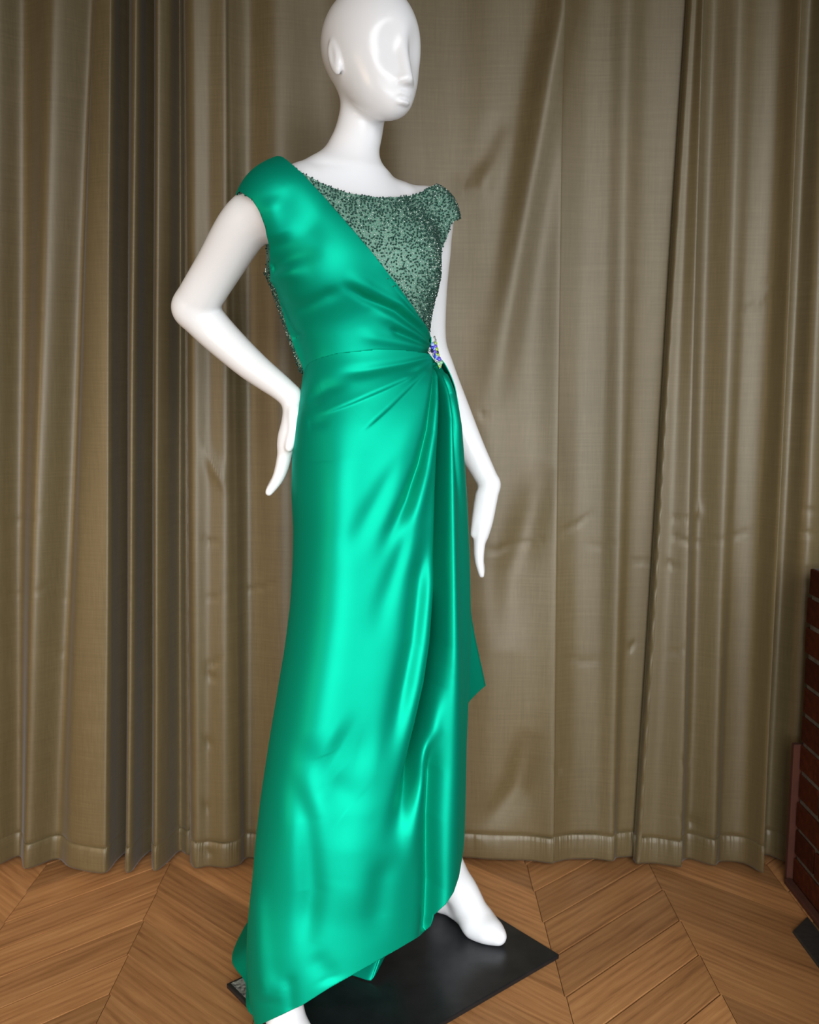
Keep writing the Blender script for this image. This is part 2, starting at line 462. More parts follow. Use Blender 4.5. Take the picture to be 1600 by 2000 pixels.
# ------------------------------------------------------------------ low brick wall on the right
WX0, WX1, WY0, WY1, WZ = 0.865, 0.99, 0.55, 1.955, 0.727
wr = empty('wall_right', (WX0, WY1, 0)); tag(wr, kind='structure')
bm = bmesh.new(); box_bm(bm, (WX0 + 0.004, WY0, 0), (WX1, WY1 - 0.006, WZ - 0.004)); keep_world(bm_obj('mortar_core', bm, M_mortar), wr)
CH, BLn = WZ / 11.0, 0.205
def brick_mesh(L):
    bm = bmesh.new(); box_bm(bm, (0, -L, 0), (0.05, 0, CH - 0.010), 0.0025)
    me = bpy.data.meshes.new('brick'); bm.to_mesh(me); bm.free(); me.materials.append(M_brick); return me
B_full, B_half = brick_mesh(BLn - 0.010), brick_mesh(BLn / 2 - 0.010)
for row in range(11):
    y = WY1 + (0.012 if row in (8, 9) else 0.0)
    first = row % 2
    while y > WY0 + 0.05:
        me = B_half if first else B_full; L = BLn / 2 if first else BLn
        o = bpy.data.objects.new('brick', me); COL.objects.link(o)
        o.location = (WX0 + random.uniform(-0.002, 0.002), y, row * CH + 0.005); keep_world(o, wr)
        y -= L; first = 0
# reddish upright strip where the wall meets the curtain, and the narrow board along its foot
bm = bmesh.new(); box_bm(bm, (WX0 - 0.013, WY1 + 0.002, 0.0), (WX0 + 0.02, WY1 + 0.016, 0.325), 0.002); t1 = bm_obj('trim_1', bm, M_trim); tag(t1, kind='structure')
bm = bmesh.new(); box_bm(bm, (WX0 - 0.020, WY0, 0.0), (WX0 - 0.003, WY1, 0.012), 0.002); t2 = bm_obj('baseboard_right', bm, M_trim); tag(t2, kind='structure')

bm = bmesh.new()  # thin blackish-brown strip on the floor beside the wall, of no certain kind
pts = [(.785, 1.762), (.838, 1.812), (.843, 1.0), (.80, 1.0)]
lo_ = [bm.verts.new((x, y, .0005)) for x, y in pts]; hi_ = [bm.verts.new((x + (.002 if k in (0, 3) else -.001), y - .001, .006)) for k, (x, y) in enumerate(pts)]
bm.faces.new(hi_); bm.faces.new(lo_[::-1])
for k in range(4): bm.faces.new((lo_[k], lo_[(k + 1) % 4], hi_[(k + 1) % 4], hi_[k]))
bmesh.ops.recalc_face_normals(bm, faces=bm.faces)
strip_o = bm_obj('floor_strip', bm, mat_noise('blackish_brown', (0.016, 0.013, 0.011), (0.030, 0.024, 0.020), 120, 0.7, 0.4))
tag(strip_o, 'dark flat strip on the floor along the low brick wall', 'mat')

# ------------------------------------------------------------------ curtains
CY = 2.035
def curtain(name, ctrl, zbot, label, creases, seam=None, extra=None, nx=420, nz=300, puckers=None):
    """ctrl rows: pixel column at the top row, at the bottom row, depth offset"""
    ctrl = np.array(ctrl, float)
    root = empty(name, ((P(ctrl[0, 1], 1690, CY)[0] + P(ctrl[-1, 1], 1690, CY)[0]) / 2, CY, 0.0))
    tag(root, label, 'curtain', 'full-length olive curtains on the back wall')
    sp_ = spline(ctrl, nx)
    # plan positions for a top row (pixel y = 0) and a bottom row (pixel y = 1690)
    top = np.array([P(a, 0, CY)[0] for a in sp_[:, 0]]); bot = np.array([P(a, 1690, CY)[0] for a in sp_[:, 1]])
    ztop = P(800, 0, CY)[2]; zb0 = P(800, 1690, CY)[2]
    z = np.concatenate([np.linspace(2.62, 0.12, nz), np.linspace(0.114, 0.076, 12)])
    def sheet(zz, push=0.0):
        u = (zz - zb0) / (ztop - zb0)                                # 1 at the top of the frame
        X = bot[None, :] + (top - bot)[None, :] * u[:, None]
        amp = 0.82 + 0.35 * (1 - np.clip(u, 0, 1.2))
        Yv = CY + sp_[None, :, 2] * amp[:, None] - push
        ph = 3.0 * X
        Yv = Yv + 0.006 * np.sin(ph * 5 + 2.2 * zz[:, None]) * np.sin(1.7 * zz[:, None] + ph)
        V = np.stack([X, Yv, np.repeat(zz[:, None], nx, 1)], -1)
        q = proj(V)
        for line, amp_, wid in creases:
            d, s, f = poly_dist(q, line)
            env = np.sin(np.clip(f, 0.02, 0.98) * math.pi) ** 0.5
            V[..., 1] += .55 * amp_ * env * np.exp(-(d / wid) ** 2) * np.where(s > 0, 1.0, 0.75)
        if extra is not None: V[..., 1] += extra(q, V)
        return V
    V = sheet(z)
    V[..., 1] += .003 * np.exp(-((z - .076) / .006) ** 2)[:, None]
    o = mesh_obj('drape', V.reshape(-1, 3), grid_faces(nx, len(z))[:, ::-1].copy(), M_curtain); keep_world(o, root)
    # hem: a doubled band below a puckered line of stitching
    zc = np.linspace(0.0, 1.0, 14)
    fold = np.sin(np.linspace(0, 46, nx)) * 0.002 + rng.normal(0, 0.0005, nx)
    hemV = []
    wob = 0.003 * np.sin(np.linspace(0, 9, nx)) + 0.003 * np.sin(np.linspace(1, 31, nx))
    for k, t in enumerate(zc):
        zz = np.array([0.078 * (1 - t) + zbot * t])
        row = sheet(zz)[0]
        row[:, 2] = (0.078 + 0.0 * wob) * (1 - t) + (zbot + np.abs(wob) * 0.3) * t
        row[:, 1] += -0.001 - 0.002 * math.sin(t * math.pi) + fold * (1 - t) * 1.0 + .003 * math.exp(-(t / .10) ** 2)
        hemV.append(row)
    hemV = np.array(hemV)
    h = mesh_obj('hem', hemV.reshape(-1, 3), grid_faces(nx, len(zc))[:, ::-1].copy(), M_curtain); keep_world(h, root)
    md = h.modifiers.new('thickness', 'SOLIDIFY'); md.thickness = 0.003; md.offset = -1
    if seam is not None:
        # side hem: narrow puckered strip along the free vertical edge
        j0, j1 = seam; zs = np.linspace(2.6, zbot, 420); strip = sheet(zs)[:, j0:j1].copy()
        w = np.linspace(-1, 1, j1 - j0)
        pk = np.sin(zs * 95 + 3 * np.sin(zs * 7)) * (0.6 + 0.4 * np.sin(zs * 3.1)) * np.clip((2.2 - zs) / 1.2, 0.15, 1)
        strip[:, :, 1] -= 0.004 + 0.0022 * pk[:, None] * (1 - w ** 2)[None, :]
        s = mesh_obj('side_hem', strip.reshape(-1, 3), grid_faces(j1 - j0, len(zs))[:, ::-1].copy(), M_curtain); keep_world(s, root)
        md = s.modifiers.new('thickness', 'SOLIDIFY'); md.thickness = 0.003; md.offset = -1
    return root

curtA = [(-420, -440, 0.0), (-360, -380, -.04), (-310, -320, 0), (-250, -260, -.045), (-200, -205, 0), (-140, -150, 0), (-90, -95, -.04), (-45, -50, 0), (5, 0, -.035), (50, 35, 0.004),
         (118, 68, -.045), (178, 112, -.004), (193, 150, -.034), (222, 212, -.055), (232, 228, -.05), (236, 233, -.005), (246, 244, .03),
         (256, 253, -.02), (272, 263, -.055), (282, 273, -.05), (286, 278, .0), (298, 292, .03), (307, 304, -.03), (320, 318, -.056),
         (338, 331, -.03), (346, 344, .02), (356, 362, .008), (362, 371, .010), (368, 378, .02)]
cr = lambda a, b, amp=.004, w=4: ([a, ((a[0] + b[0]) / 2, (a[1] + b[1]) / 2 + 5), b], amp, w)
curtain('curtain', curtA, 0.018, 'olive curtain at the left edge, gathered in narrow upright folds', [
    cr((0, 1015), (92, 1008)), cr((60, 1160), (100, 1135)), cr((100, 1160), (140, 1165)), cr((0, 1158), (60, 1160), .003), cr((95, 1275), (135, 1268)),
    cr((20, 1435), (50, 1438), .003), cr((125, 1580), (150, 1590), .005), cr((270, 1015), (300, 1028)), cr((255, 1172), (280, 1176)), cr((225, 1050), (245, 1052)), cr((285, 1240), (300, 1242)),
    cr((40, 600), (120, 615), .003)])
curtB = [(360, 371, -.004), (364, 375, -.016), (369, 380, -.03), (385, 393, -.042), (415, 415, -.034), (446, 447, -.038), (453, 472, -.022), (486, 488, .006), (545, 562, -.018), (640, 640, 0.004),
         (760, 760, -.018), (880, 885, .0), (960, 960, -.006), (1040, 1030, -.004), (1094, 1074, -.015), (1102, 1082, -.010), (1150, 1115, .0), (1190, 1160, -.004), (1228, 1192, -.016), (1270, 1205, -.002), (1330, 1225, .002), (1356, 1254, .006)]
def extraB(q, V):
    d, s, f = poly_dist(q, [(1100, -60), (1096, 22), (1073, 135), (1028, 405), (985, 660), (965, 800)])
    e = -.028 * np.exp(-(d / 30) ** 2) * (1 - f ** 3)
    d, s, f = poly_dist(q, [(1075, 900), (1040, 1000), (1000, 1120), (990, 1280)])
    e += .012 * np.exp(-(d / 34) ** 2) * np.sin(np.clip(f, .02, .98) * math.pi)
    d, s, f = poly_dist(q, [(1040, 1420), (1010, 1540), (930, 1640)])
    e += .014 * np.exp(-(d / 26) ** 2) * np.sin(np.clip(f, .02, .98) * math.pi)
    d, s, f = poly_dist(q, [(880, 340), (905, 375), (940, 370), (965, 300), (985, 240)])
    e += -.006 * np.exp(-(d / 20) ** 2) * np.sin(np.clip(f, .02, .98) * math.pi)
    d, s, f = poly_dist(q, [(935, 345), (960, 300), (975, 220)])
    e += .006 * np.exp(-(d / 20) ** 2) * np.sin(np.clip(f, .02, .98) * math.pi)
    return e
curtain('curtain', curtB, 0.016, 'broad olive curtain hanging directly behind the mannequin', [
    cr((1000, 1065), (950, 1075), .006), cr((1000, 1065), (1070, 1050), .004), cr((1090, 1040), (1160, 1000), .004), cr((935, 805), (960, 812), .006, 5), cr((1140, 1062), (1210, 1060), .003),
    cr((1220, 1270), (1240, 1255), .007, 4), cr((1090, 1282), (1180, 1290), .004), cr((1230, 1093), (1290, 1092), .003), cr((440, 1153), (540, 1140)), cr((395, 1165), (440, 1162), .003), cr((400, 1300), (430, 1285), .006, 6),
    cr((400, 1310), (425, 1325), .006, 6), cr((400, 1440), (418, 1455), .006, 6), cr((400, 870), (440, 950), -.01, 14), cr((395, 1050), (430, 1060), .005), cr((1085, 1495), (1100, 1505), .007, 6), cr((398, 1565), (412, 1580), .006, 6),
    cr((398, 1655), (420, 1668), .006, 6)], seam=(14, 34), extra=extraB, nx=560)
curtC = [(1339, 1235, -.006), (1341, 1237, -.012), (1346, 1243, -.020), (1356, 1275, -.020), (1365, 1318, -.032), (1371, 1324, -.018), (1395, 1345, .004), (1440, 1385, -.02), (1480, 1405, -.004), (1522, 1445, -.012), (1546, 1466, -.05), (1552, 1473, -.045), (1562, 1482, .0),
         (1590, 1505, .018), (1620, 1540, -.02), (1680, 1590, .0), (1740, 1660, -.03), (1800, 1720, 0.0), (1880, 1800, -.03), (1950, 1880, 0)]
curtain('curtain', curtC, 0.014, 'olive curtain at the right, beside the low brick wall', [
    cr((1430, 620), (1500, 575), .005), cr((1480, 550), (1540, 555), .006, 4), cr((1540, 555), (1600, 545), .005), cr((1555, 990), (1600, 995), .006), cr((1555, 1035), (1600, 1040), .006), cr((1365, 985), (1360, 1010), -.008, 10),
    cr((1370, 1060), (1470, 1035), .004), cr((1310, 1010), (1350, 1012), .006), cr((1310, 1045), (1370, 1060), .006), cr((1330, 1480), (1350, 1485), .006), cr((1330, 1590), (1370, 1610), .008, 9), cr((1295, 1275), (1350, 1262), .003), cr((1300, 1095), (1330, 1105), .006)],
    seam=(22, 50), nx=440)

# ------------------------------------------------------------------ mannequin (body frame: L to her left, Fw where she faces)
Lx = np.array([0.8, 0.6, 0.0]); Fw = np.array([0.6, -0.8, 0.0]); UP = np.array([0, 0, 1.0])
YC = 1.65
def torso_rows():
    rows = []
    for y, cx, a, b, dy in [(1000, 722, .115, .085, 0.02), (900, 720, .115, .085, .02), (800, 718, .112, .082, .01), (700, 718, .104, .078, 0), (620, 706, .122, .090, 0), (540, 696, .142, .102, 0),
                        (470, 690, .155, .099, 0), (425, 688, .160, .088, 0.005), (390, 688, .145, .070, .01), (362, 688, .108, .056, .012), (340, 688, .070, .05, .012)]:
        p = P(cx, y, YC + dy); rows.append((p[2], p[0], p[1], a, b))
    return rows
SH_R = [P(628, 366, 1.632), P(574, 386, 1.588), P(540, 399, 1.556)]
SH_L = [P(722, 378, 1.69), P(785, 408, 1.732), P(834, 424, 1.765)]
def add_torso(S, grow=0.0):
    S.loft([(z, x, y, a + grow, b + grow) for z, x, y, a, b in torso_rows()], Lx[:2], Fw[:2], 0.0)
    for sh, r in ((SH_R, (.036, .040, .043)), (SH_L, (.036, .040, .043))):
        for i in range(2): S.cone(sh[i], sh[i + 1], r[i] + grow, r[i + 1] + grow, 0.035)
    for px, py, Y in ((664, 520, 1.585), (772, 520, 1.625)):            # bust
        S.ellipsoid(P(px, py, Y), (Lx, Fw, UP), (.062 + grow, .058 + grow, .066 + grow), 0.045)

S = SDF((-0.47, 1.27, -0.012), (0.29, 1.99, 1.79), 0.0032)
add_torso(S, -.004)
# neck, flaring into the shoulders
neck = [(*P(682, 355, 1.665), .050), (*P(690, 300, 1.665), .0430), (*P(702, 255, 1.668), .0395), (*P(709, 215, 1.668), .0385), (*P(714, 165, 1.66), .042)]
S.chain(neck, 0.04, 5)
S.cone(P(668, 330, 1.66), P(600, 360, 1.612), .028, .030, 0.04)
S.cone(P(694, 366, 1.685), P(765, 402, 1.72), .026, .030, 0.03)
# head
yaw = math.radians(41)
HF = np.array([math.sin(yaw), -math.cos(yaw), 0.0]); HL = np.array([math.cos(yaw), math.sin(yaw), 0.0])
HC = P(725, 92, 1.64)
def hp(l, f, u): return HC + l * HL + f * HF + u * UP
HA = (HL, HF, UP)
HS = SDF(HC - np.array([.13, .13, .165]), HC + np.array([.13, .13, .115]), 0.0032)
HS.lo = S.lo + np.round((HS.lo - S.lo) / S.h) * S.h
HS.ellipsoid(hp(0, -.006, .010), HA, (.0735, .0945, .0880), 0)
HS.ellipsoid(hp(0, .020, -.040), HA, (.0590, .0640, .0740), .04)
HS.ellipsoid(hp(0, .044, -.082), HA, (.0330, .0330, .0330), .045)
HS.ellipsoid(hp(0, .0610, -.101), HA, (.0180, .0160, .0170), .03)
# shallow eye hollows, nose, lips
for s_ in (-1, 1):
    HS.ellipsoid(hp(s_ * .033, .1085, -.024), HA, (.0260, .0260, .0330), .030, sub=True)
HS.cone(hp(0, .0770, -.006), hp(0, .0930, -.069), .0050, .0080, .012)
HS.ellipsoid(hp(0, .0925, -.0745), HA, (.0088, .0085, .0066), .007)
for s_ in (-1, 1):
    HS.ellipsoid(hp(s_ * .0100, .0830, -.0755), HA, (.0068, .0095, .0060), .008)
HS.ellipsoid(hp(0, .0790, -.0950), HA, (.0185, .0120, .0050), .002)
HS.ellipsoid(hp(0, .0785, -.1075), HA, (.0150, .0120, .0056), .0015)
for s_ in (-1, 1):                                                     # ears
    ea = (HL, HF * .95 + UP * .30, UP * .95 - HF * .30)
    HS.ellipsoid(hp(s_ * .0715, -.0060, -.030), ea, (.0080, .0145, .0310), .003)
    HS.ellipsoid(hp(s_ * .0820, -.0040, -.026), ea, (.0050, .0085, .0210), .004, sub=True)
a = np.round((HS.lo - S.lo) / S.h).astype(int)
n = np.minimum(HS.n, S.n - a)
sl = tuple(slice(a[k], a[k] + n[k]) for k in range(3))
S.blend(sl, HS.D[:n[0], :n[1], :n[2]], 0.014)

# her right arm (viewer's left), hand on the hip
S.chain([(*P(526, 400, 1.555), .040), (*P(478, 440, 1.590), .0425), (*P(425, 525, 1.645), .0395), (*P(379, 600, 1.690), .0385)], .025, 5)
S.chain([(*P(379, 602, 1.690), .0380), (*P(425, 652, 1.685), .0335), (*P(490, 712, 1.655), .0275), (*P(548, 757, 1.622), .0215), (*P(571, 778, 1.612), .0195)], .008, 5)
HXr = np.array([0.86, 0.5, 0.08]); HXr /= np.linalg.norm(HXr)
S.chain([(*P(570, 775, 1.612), .0190), (*P(571, 812, 1.608), .0185), (*P(564, 850, 1.606), .0190), (*P(559, 872, 1.606), .0165)], .006, 4, flat=(HXr, 0.85))
for k, (tx, ty, dY, r) in enumerate([(525, 962, 0.006, .0082), (527, 955, .016, .0080), (531, 946, .026, .0076)]):
    S.chain([(*P(560, 850, 1.602 + dY), .0125), (*P(555, 895, 1.604 + dY), .0118), (*P(544, 932, 1.606 + dY), .0095), (*P(tx, ty, 1.608 + dY), r * .78)], .006, 4)
S.chain([(*P(575, 800, 1.598), .0120), (*P(574, 840, 1.592), .0105), (*P(568, 862, 1.590), .0088), (*P(564, 876, 1.589), .0062)], .0022, 4)      # thumb
# her left arm (viewer's right), hanging behind the dress
S.chain([(*P(836, 415, 1.765), .043), (*P(838, 480, 1.795), .0415), (*P(834, 570, 1.835), .0385), (*P(835, 668, 1.862), .0370), (*P(852, 725, 1.866), .0370),
         (*P(884, 800, 1.866), .0335), (*P(918, 872, 1.858), .0275), (*P(944, 922, 1.846), .0228), (*P(957, 948, 1.838), .0205)], .030, 5)
S.chain([(*P(957, 945, 1.838), .0205), (*P(950, 975, 1.830), .0215), (*P(943, 1015, 1.825), .0205), (*P(938, 1045, 1.822), .0165)], .006, 4)
for dY, tx, ty in ((-.006, 941, 1124), (.004, 942, 1117), (.013, 942, 1108)):
    S.chain([(*P(940, 1030, 1.822 + dY), .0130), (*P(936, 1065, 1.820 + dY), .0108), (*P(936, 1095, 1.818 + dY), .0085), (*P(tx, ty, 1.816 + dY), .0052)], .006, 4)
S.chain([(*P(942, 965, 1.828), .0120), (*P(934, 1000, 1.820), .0095), (*P(928, 1028, 1.815), .0072), (*P(924, 1045, 1.812), .0046)], .0060, 4)                                    # thumb
# legs and feet
S.chain([(-.105, 1.620, .88, .068), (-.125, 1.590, .68, .060), (-.150, 1.560, .48, .048), (-.178, 1.540, .34, .046), (-.222, 1.505, .18, .0365), (-.236, 1.486, .10, .033), (-.238, 1.482, .07, .033)], .050, 5)
S.chain([(-.030, 1.690, .88, .060), (.000, 1.700, .68, .056), (.022, 1.730, .48, .048), (.040, 1.762, .34, .046), (.068, 1.800, .19, .037), (.076, 1.812, .115, .033)], .050, 5)
def foot(ank, heel, ball, toe, roll):
    ank, heel, ball, toe = [np.array(v) for v in (ank, heel, ball, toe)]
    S.cone(ank, heel, .034, .027, .02)
    S.chain([(*ank, .035), (*(0.55 * ank + 0.45 * ball + np.array([0, 0, .008])), .034), (*ball, .0285), (*(0.35 * ball + .65 * toe), .022), (*toe, .0165)], .014, 5)
    S.cone(heel, ball, .024, .024, .02)
    side = np.cross((toe - ball) / np.linalg.norm(toe - ball), UP)
    S.cone(ball + side * .014 - UP * .004, toe * .5 + ball * .5 + side * .012 - UP * .002, .020, .016, .02)
    S.cone(ball - side * .014 - UP * .004, toe * .6 + ball * .4 - side * .008 - UP * .002, .020, .015, .02)
PT = 0.010
foot((.078, 1.808, .105), (.066, 1.828, .040), (.140, 1.742, .036), (.176, 1.704, .028), 0)
foot((-.236, 1.482, .090), (-.240, 1.494, .040), (-.196, 1.405, .036), (-.172, 1.362, .028), 0)
sl, (gx, gy, gz) = S.window((-1, 0, -1), (1, 3, 3))
S.D = np.maximum(S.D, (PT + 0.0005 - gz)[None, None, :]).astype(np.float32)          # soles flat on the plate
bV, bF = S.surface(0.0, 5)
plate_c = np.array([0.293 - .196 * .5 - .419 * .5, 1.674 + .26 * .5 - .347 * .5, 0.0])
mann = empty('mannequin', tuple(plate_c))
tag(mann, 'glossy white abstract female mannequin, hand on hip, on a black plate', 'mannequin')
body = mesh_obj('body', bV, bF, M_white); keep_world(body, mann)
del S, HS
# base plate with its scuffed corner
pR = np.array([0.293, 1.674]); e1 = np.array([-.601, .799]); e2 = np.array([-.77, -.638]); e2 /= np.linalg.norm(e2); e1 = np.array([e2[1], -e2[0]])
if e1[1] < 0: e1 = -e1
PA, PB = 0.335, 0.545
bm = bmesh.new(); box_bm(bm, (0, 0, 0.0005), (PA, PB, PT), 0.002)
for v in bm.verts:
    q = pR + e1 * v.co.x + e2 * v.co.y; v.co = Vector((q[0], q[1], v.co.z))
if True:
    bmesh.ops.recalc_face_normals(bm, faces=bm.faces)
keep_world(bm_obj('base_plate', bm, M_plate), mann)
# worn strip of bare metal at the plate's far left corner
st = []
for i in range(2):
    for j in range(26):
        st.append((i, j))
V = []
for i in range(2):
    for j in range(26):
        u = PA - 0.012 - (0.0 if i == 0 else 0.045) - (0.006 * math.sin(j * 1.9) + .004 * math.sin(j * 4.1) if i else 0)
        w = PB - 0.006 - 0.0
        q = pR + e1 * (PA - 0.006 - j * 0.0085) + e2 * (w - (0.0 if i == 0 else 0.030 + .008 * math.sin(j * 2.1)))
        V.append((q[0], q[1], PT + 0.0006))
F = [(j, j + 1, 27 + j, 26 + j) for j in range(25)]
keep_world(mesh_obj('worn_edge', V, F, M_scuff, smooth=False), mann)

# ------------------------------------------------------------------ the dress
dress = empty('evening_dress', (-0.06, 1.62, 0.02))
tag(dress, 'emerald green satin evening dress with beaded bodice draped on the white mannequin', 'dress')
T = SDF((-0.36, 1.40, 1.05), (0.16, 1.95, 1.53), 0.003)
add_torso(T, 0.006)
# upper-arm stumps so that the cap sleeves stand over the arms
T.chain([(*P(548, 404, 1.556), .042), (*P(522, 431, 1.572), .0440), (*P(490, 470, 1.598), .046)], .0350, 4)
T.chain([(*P(832, 424, 1.763), .0455), (*P(837, 442, 1.773), .0465), (*P(839, 462, 1.783), .046)], .030, 4)
# the cloth bridges from the bust to the shoulder
T.cone(P(575, 400, 1.578), P(640, 520, 1.575), .045, .052, .05)
T.cone(P(546, 528, 1.64), P(606, 706, 1.63), .0185, .0185, .02)     # beaded back just past the side seam
tV, tF = T.surface(0.004, 3); del T
tN = vnormals(tV, tF)
q = proj(tV)
lat = (tV - P(690, 450, YC)) @ Lx; fwd = (tV - P(690, 450, YC)) @ Fw
neckl = [(400, 300), (470, 305), (520, 312), (556, 317), (575, 328), (600, 343), (640, 363), (680, 377), (740, 386), (790, 384), (818, 378), (832, 370), (842, 364), (900, 352)]
front_w = np.clip((fwd + 0.03) / 0.02, 0, 1)                             # 1 in front of the shoulder ridge
phi_neck_f = (q[:, 1] - interp(q[:, 0], neckl)) * 0.0009
zsh = interp(lat, [(-.24, 1.50), (-.15, 1.50), (-.115, 1.436), (-.05, 1.39), (.05, 1.385), (.115, 1.395), (.15, 1.42), (.24, 1.46)])
phi_neck_b = zsh - tV[:, 2]
phi_neck = phi_neck_f * front_w + phi_neck_b * (1 - front_w)
armR = [(440, 362), (462, 372), (478, 380), (496, 392), (510, 412), (521, 440), (528, 475), (530, 505), (528, 530), (520, 560), (480, 600)]
dR, sR, _ = poly_dist(q, armR)
phi_armR = -sR * dR * 0.0009 + (1 - front_w) * 0.008
armL = [(900, 425), (882, 436), (874, 462), (863, 486), (862, 545), (900, 640)]
dL, sL, _ = poly_dist(q, armL)
phi_armL = np.maximum.reduce([sL * dL * 0.0009, (q[:, 1] - 530) * .0009, (800 - q[:, 0]) * .0009])
phi_armR = np.maximum.reduce([phi_armR, (q[:, 1] - 545) * .0009, (q[:, 0] - 620) * .0009])
phi_waist = (tV[:, 2] - P(720, 728, YC)[2])
diag = [(500, 250), (535, 300), (562, 320), (590, 345), (640, 398), (690, 455), (735, 508), (775, 556), (805, 598), (825, 635), (843, 672), (850, 700), (856, 760)]
sideR = [(462, 350), (478, 378), (500, 400), (520, 440), (530, 480), (531, 520), (541, 548), (552, 590), (566, 640), (580, 680), (594, 712), (605, 745)]
dD, sD, _ = poly_dist(q, diag); dS, sS, _ = poly_dist(q, sideR)
# no beaded ground where the satin lies over it
under_s = np.minimum.reduce([sD * dD - 14, -sS * dS - 14, (q[:, 1] - 350), (fwd + .02) * 1000]) * .0009
phi_b = np.minimum.reduce([phi_neck, phi_armR, phi_armL, phi_waist, -under_s])
nV, nF = clip_mesh(tV, tF, phi_b)
bod = mesh_obj('beaded_bodice', nV, nF, M_bodice); keep_world(bod, dress)
tag(bod, 'bodice covered in dark green and silver beads')

# satin drape crossing from her right shoulder to the clasp
phi_s = np.minimum.reduce([sD * dD * .0009, np.maximum(-sS * dS, (515 - q[:, 1]) * 3) * .0009, phi_neck + .0035, phi_armR - .0008, phi_waist, (fwd + .055)])
# wrinkles of the satin bodice, lying in the cloth
def fold(q, line, amp, w0, w1, kind='g', fade=(0.08, 0.35)):
    d, s, f = poly_dist(q, line)
    w = w0 + (w1 - w0) * f
    env = np.clip(f / fade[0], 0, 1) if fade[0] > 0 else np.ones_like(f)
    env = env * np.clip((1 - f) / fade[1], 0, 1) if fade[1] > 0 else env
    env = env * env * (3 - 2 * env)
    if kind == 'g': return amp * env * np.exp(-(d / w) ** 2)
    # pleat: cloth on the left-hand side of the line lies over the other
    sd = np.where(s < 0, -d, d)
    return amp * env * np.exp(-np.maximum(-sd, 0) / w) / (1 + np.exp(np.clip(sd / 1.6, -30, 30)))
def satin_wrinkles(q):
    e = np.zeros(len(q))
    e += fold(q, [(660, 548), (674, 557), (710, 581), (770, 607), (815, 643), (842, 674)], -.0060, 9, 6, fade=(.25, 0))
    e += fold(q, [(670, 530), (720, 562), (780, 592), (825, 635), (845, 672)], .0055, 14, 5, fade=(.25, 0))
    e += fold(q, [(735, 515), (778, 568), (810, 612), (845, 672)], -.0035, 9, 4, fade=(.25, 0))
    e += fold(q, [(720, 600), (770, 630), (805, 652), (842, 677)], .0050, 15, 5, fade=(.3, 0))
    e += fold(q, [(755, 640), (770, 647), (800, 660), (840, 680)], -.0055, 7, 4, fade=(.25, 0))
    e += fold(q, [(690, 650), (750, 664), (840, 682)], .0030, 14, 5, fade=(.3, 0))
    e += fold(q, [(536, 522), (569, 508), (600, 497), (640, 490)], -.0040, 14, 22, fade=(.02, .5))
    e += fold(q, [(536, 545), (570, 532), (610, 520)], .0055, 13, 22, fade=(.02, .5))
    e += fold(q, [(560, 612), (593, 599), (632, 580), (672, 560)], -.0040, 12, 12, fade=(.3, .3))
    e += fold(q, [(570, 662), (585, 656), (604, 648)], -.0035, 7, 7, fade=(.3, .4))
    e += fold(q, [(530, 380), (540, 430), (550, 480)], .0060, 22, 26, fade=(.3, .3))
    e += fold(q, [(560, 360), (600, 430), (640, 490)], -.0035, 26, 26, fade=(.3, .4))
    return e
sV = tV + tN * (.0055 + satin_wrinkles(q)[:, None])
sV2, sF2 = clip_mesh(sV, tF, phi_s)
sat = mesh_obj('satin_drape', sV2, sF2, M_satin); keep_world(sat, dress)
md = sat.modifiers.new('thickness', 'SOLIDIFY'); md.thickness = .0016; md.offset = -1
tag(sat, 'smooth emerald satin drape over the right shoulder')

# ---- beads: sown over the bodice, too small to pick apart
def sow(V, F, spacing, seed):
    r = np.random.default_rng(seed)
    a, b, c = V[F[:, 0]], V[F[:, 1]], V[F[:, 2]]
    nn = np.cross(b - a, c - a); ar = np.linalg.norm(nn, axis=1) / 2
    n = int(ar.sum() / spacing ** 2 * 4)
    t = r.choice(len(F), n, p=ar / ar.sum()); u = r.random((n, 2)); m = u.sum(1) > 1; u[m] = 1 - u[m]
    p = a[t] + u[:, :1] * (b - a)[t] + u[:, 1:] * (c - a)[t]; nrm = nn[t] / (2 * ar[t][:, None] + 1e-15)
    keep = []; cell = {}
    for i in range(n):
        k = tuple(np.floor(p[i] / spacing).astype(int)); ok = True
        for dx in (-1, 0, 1):
            for dy in (-1, 0, 1):
                for dz in (-1, 0, 1):
                    for j in cell.get((k[0] + dx, k[1] + dy, k[2] + dz), ()):
                        if ((p[i] - p[j]) ** 2).sum() < spacing ** 2: ok = False; break
                    if not ok: break
                if not ok: break
            if not ok: break
        if ok: keep.append(i); cell.setdefault(k, []).append(i)
    return p[keep], nrm[keep]
bp_, bn_ = sow(nV, nF, .0039, 3)
bq = proj(bp_); dd, ss, _ = poly_dist(bq, diag)
under = (ss * dd > np.where(bq[:, 1] > 560, 2, 8)) & (bq[:, 1] > 330) & (((bp_ - P(690, 450, YC)) @ Fw) > -.02)
d2, s2, _ = poly_dist(bq, sideR)
under &= (-s2 * d2 > 6)
bp_, bn_ = bp_[~under], bn_[~under]
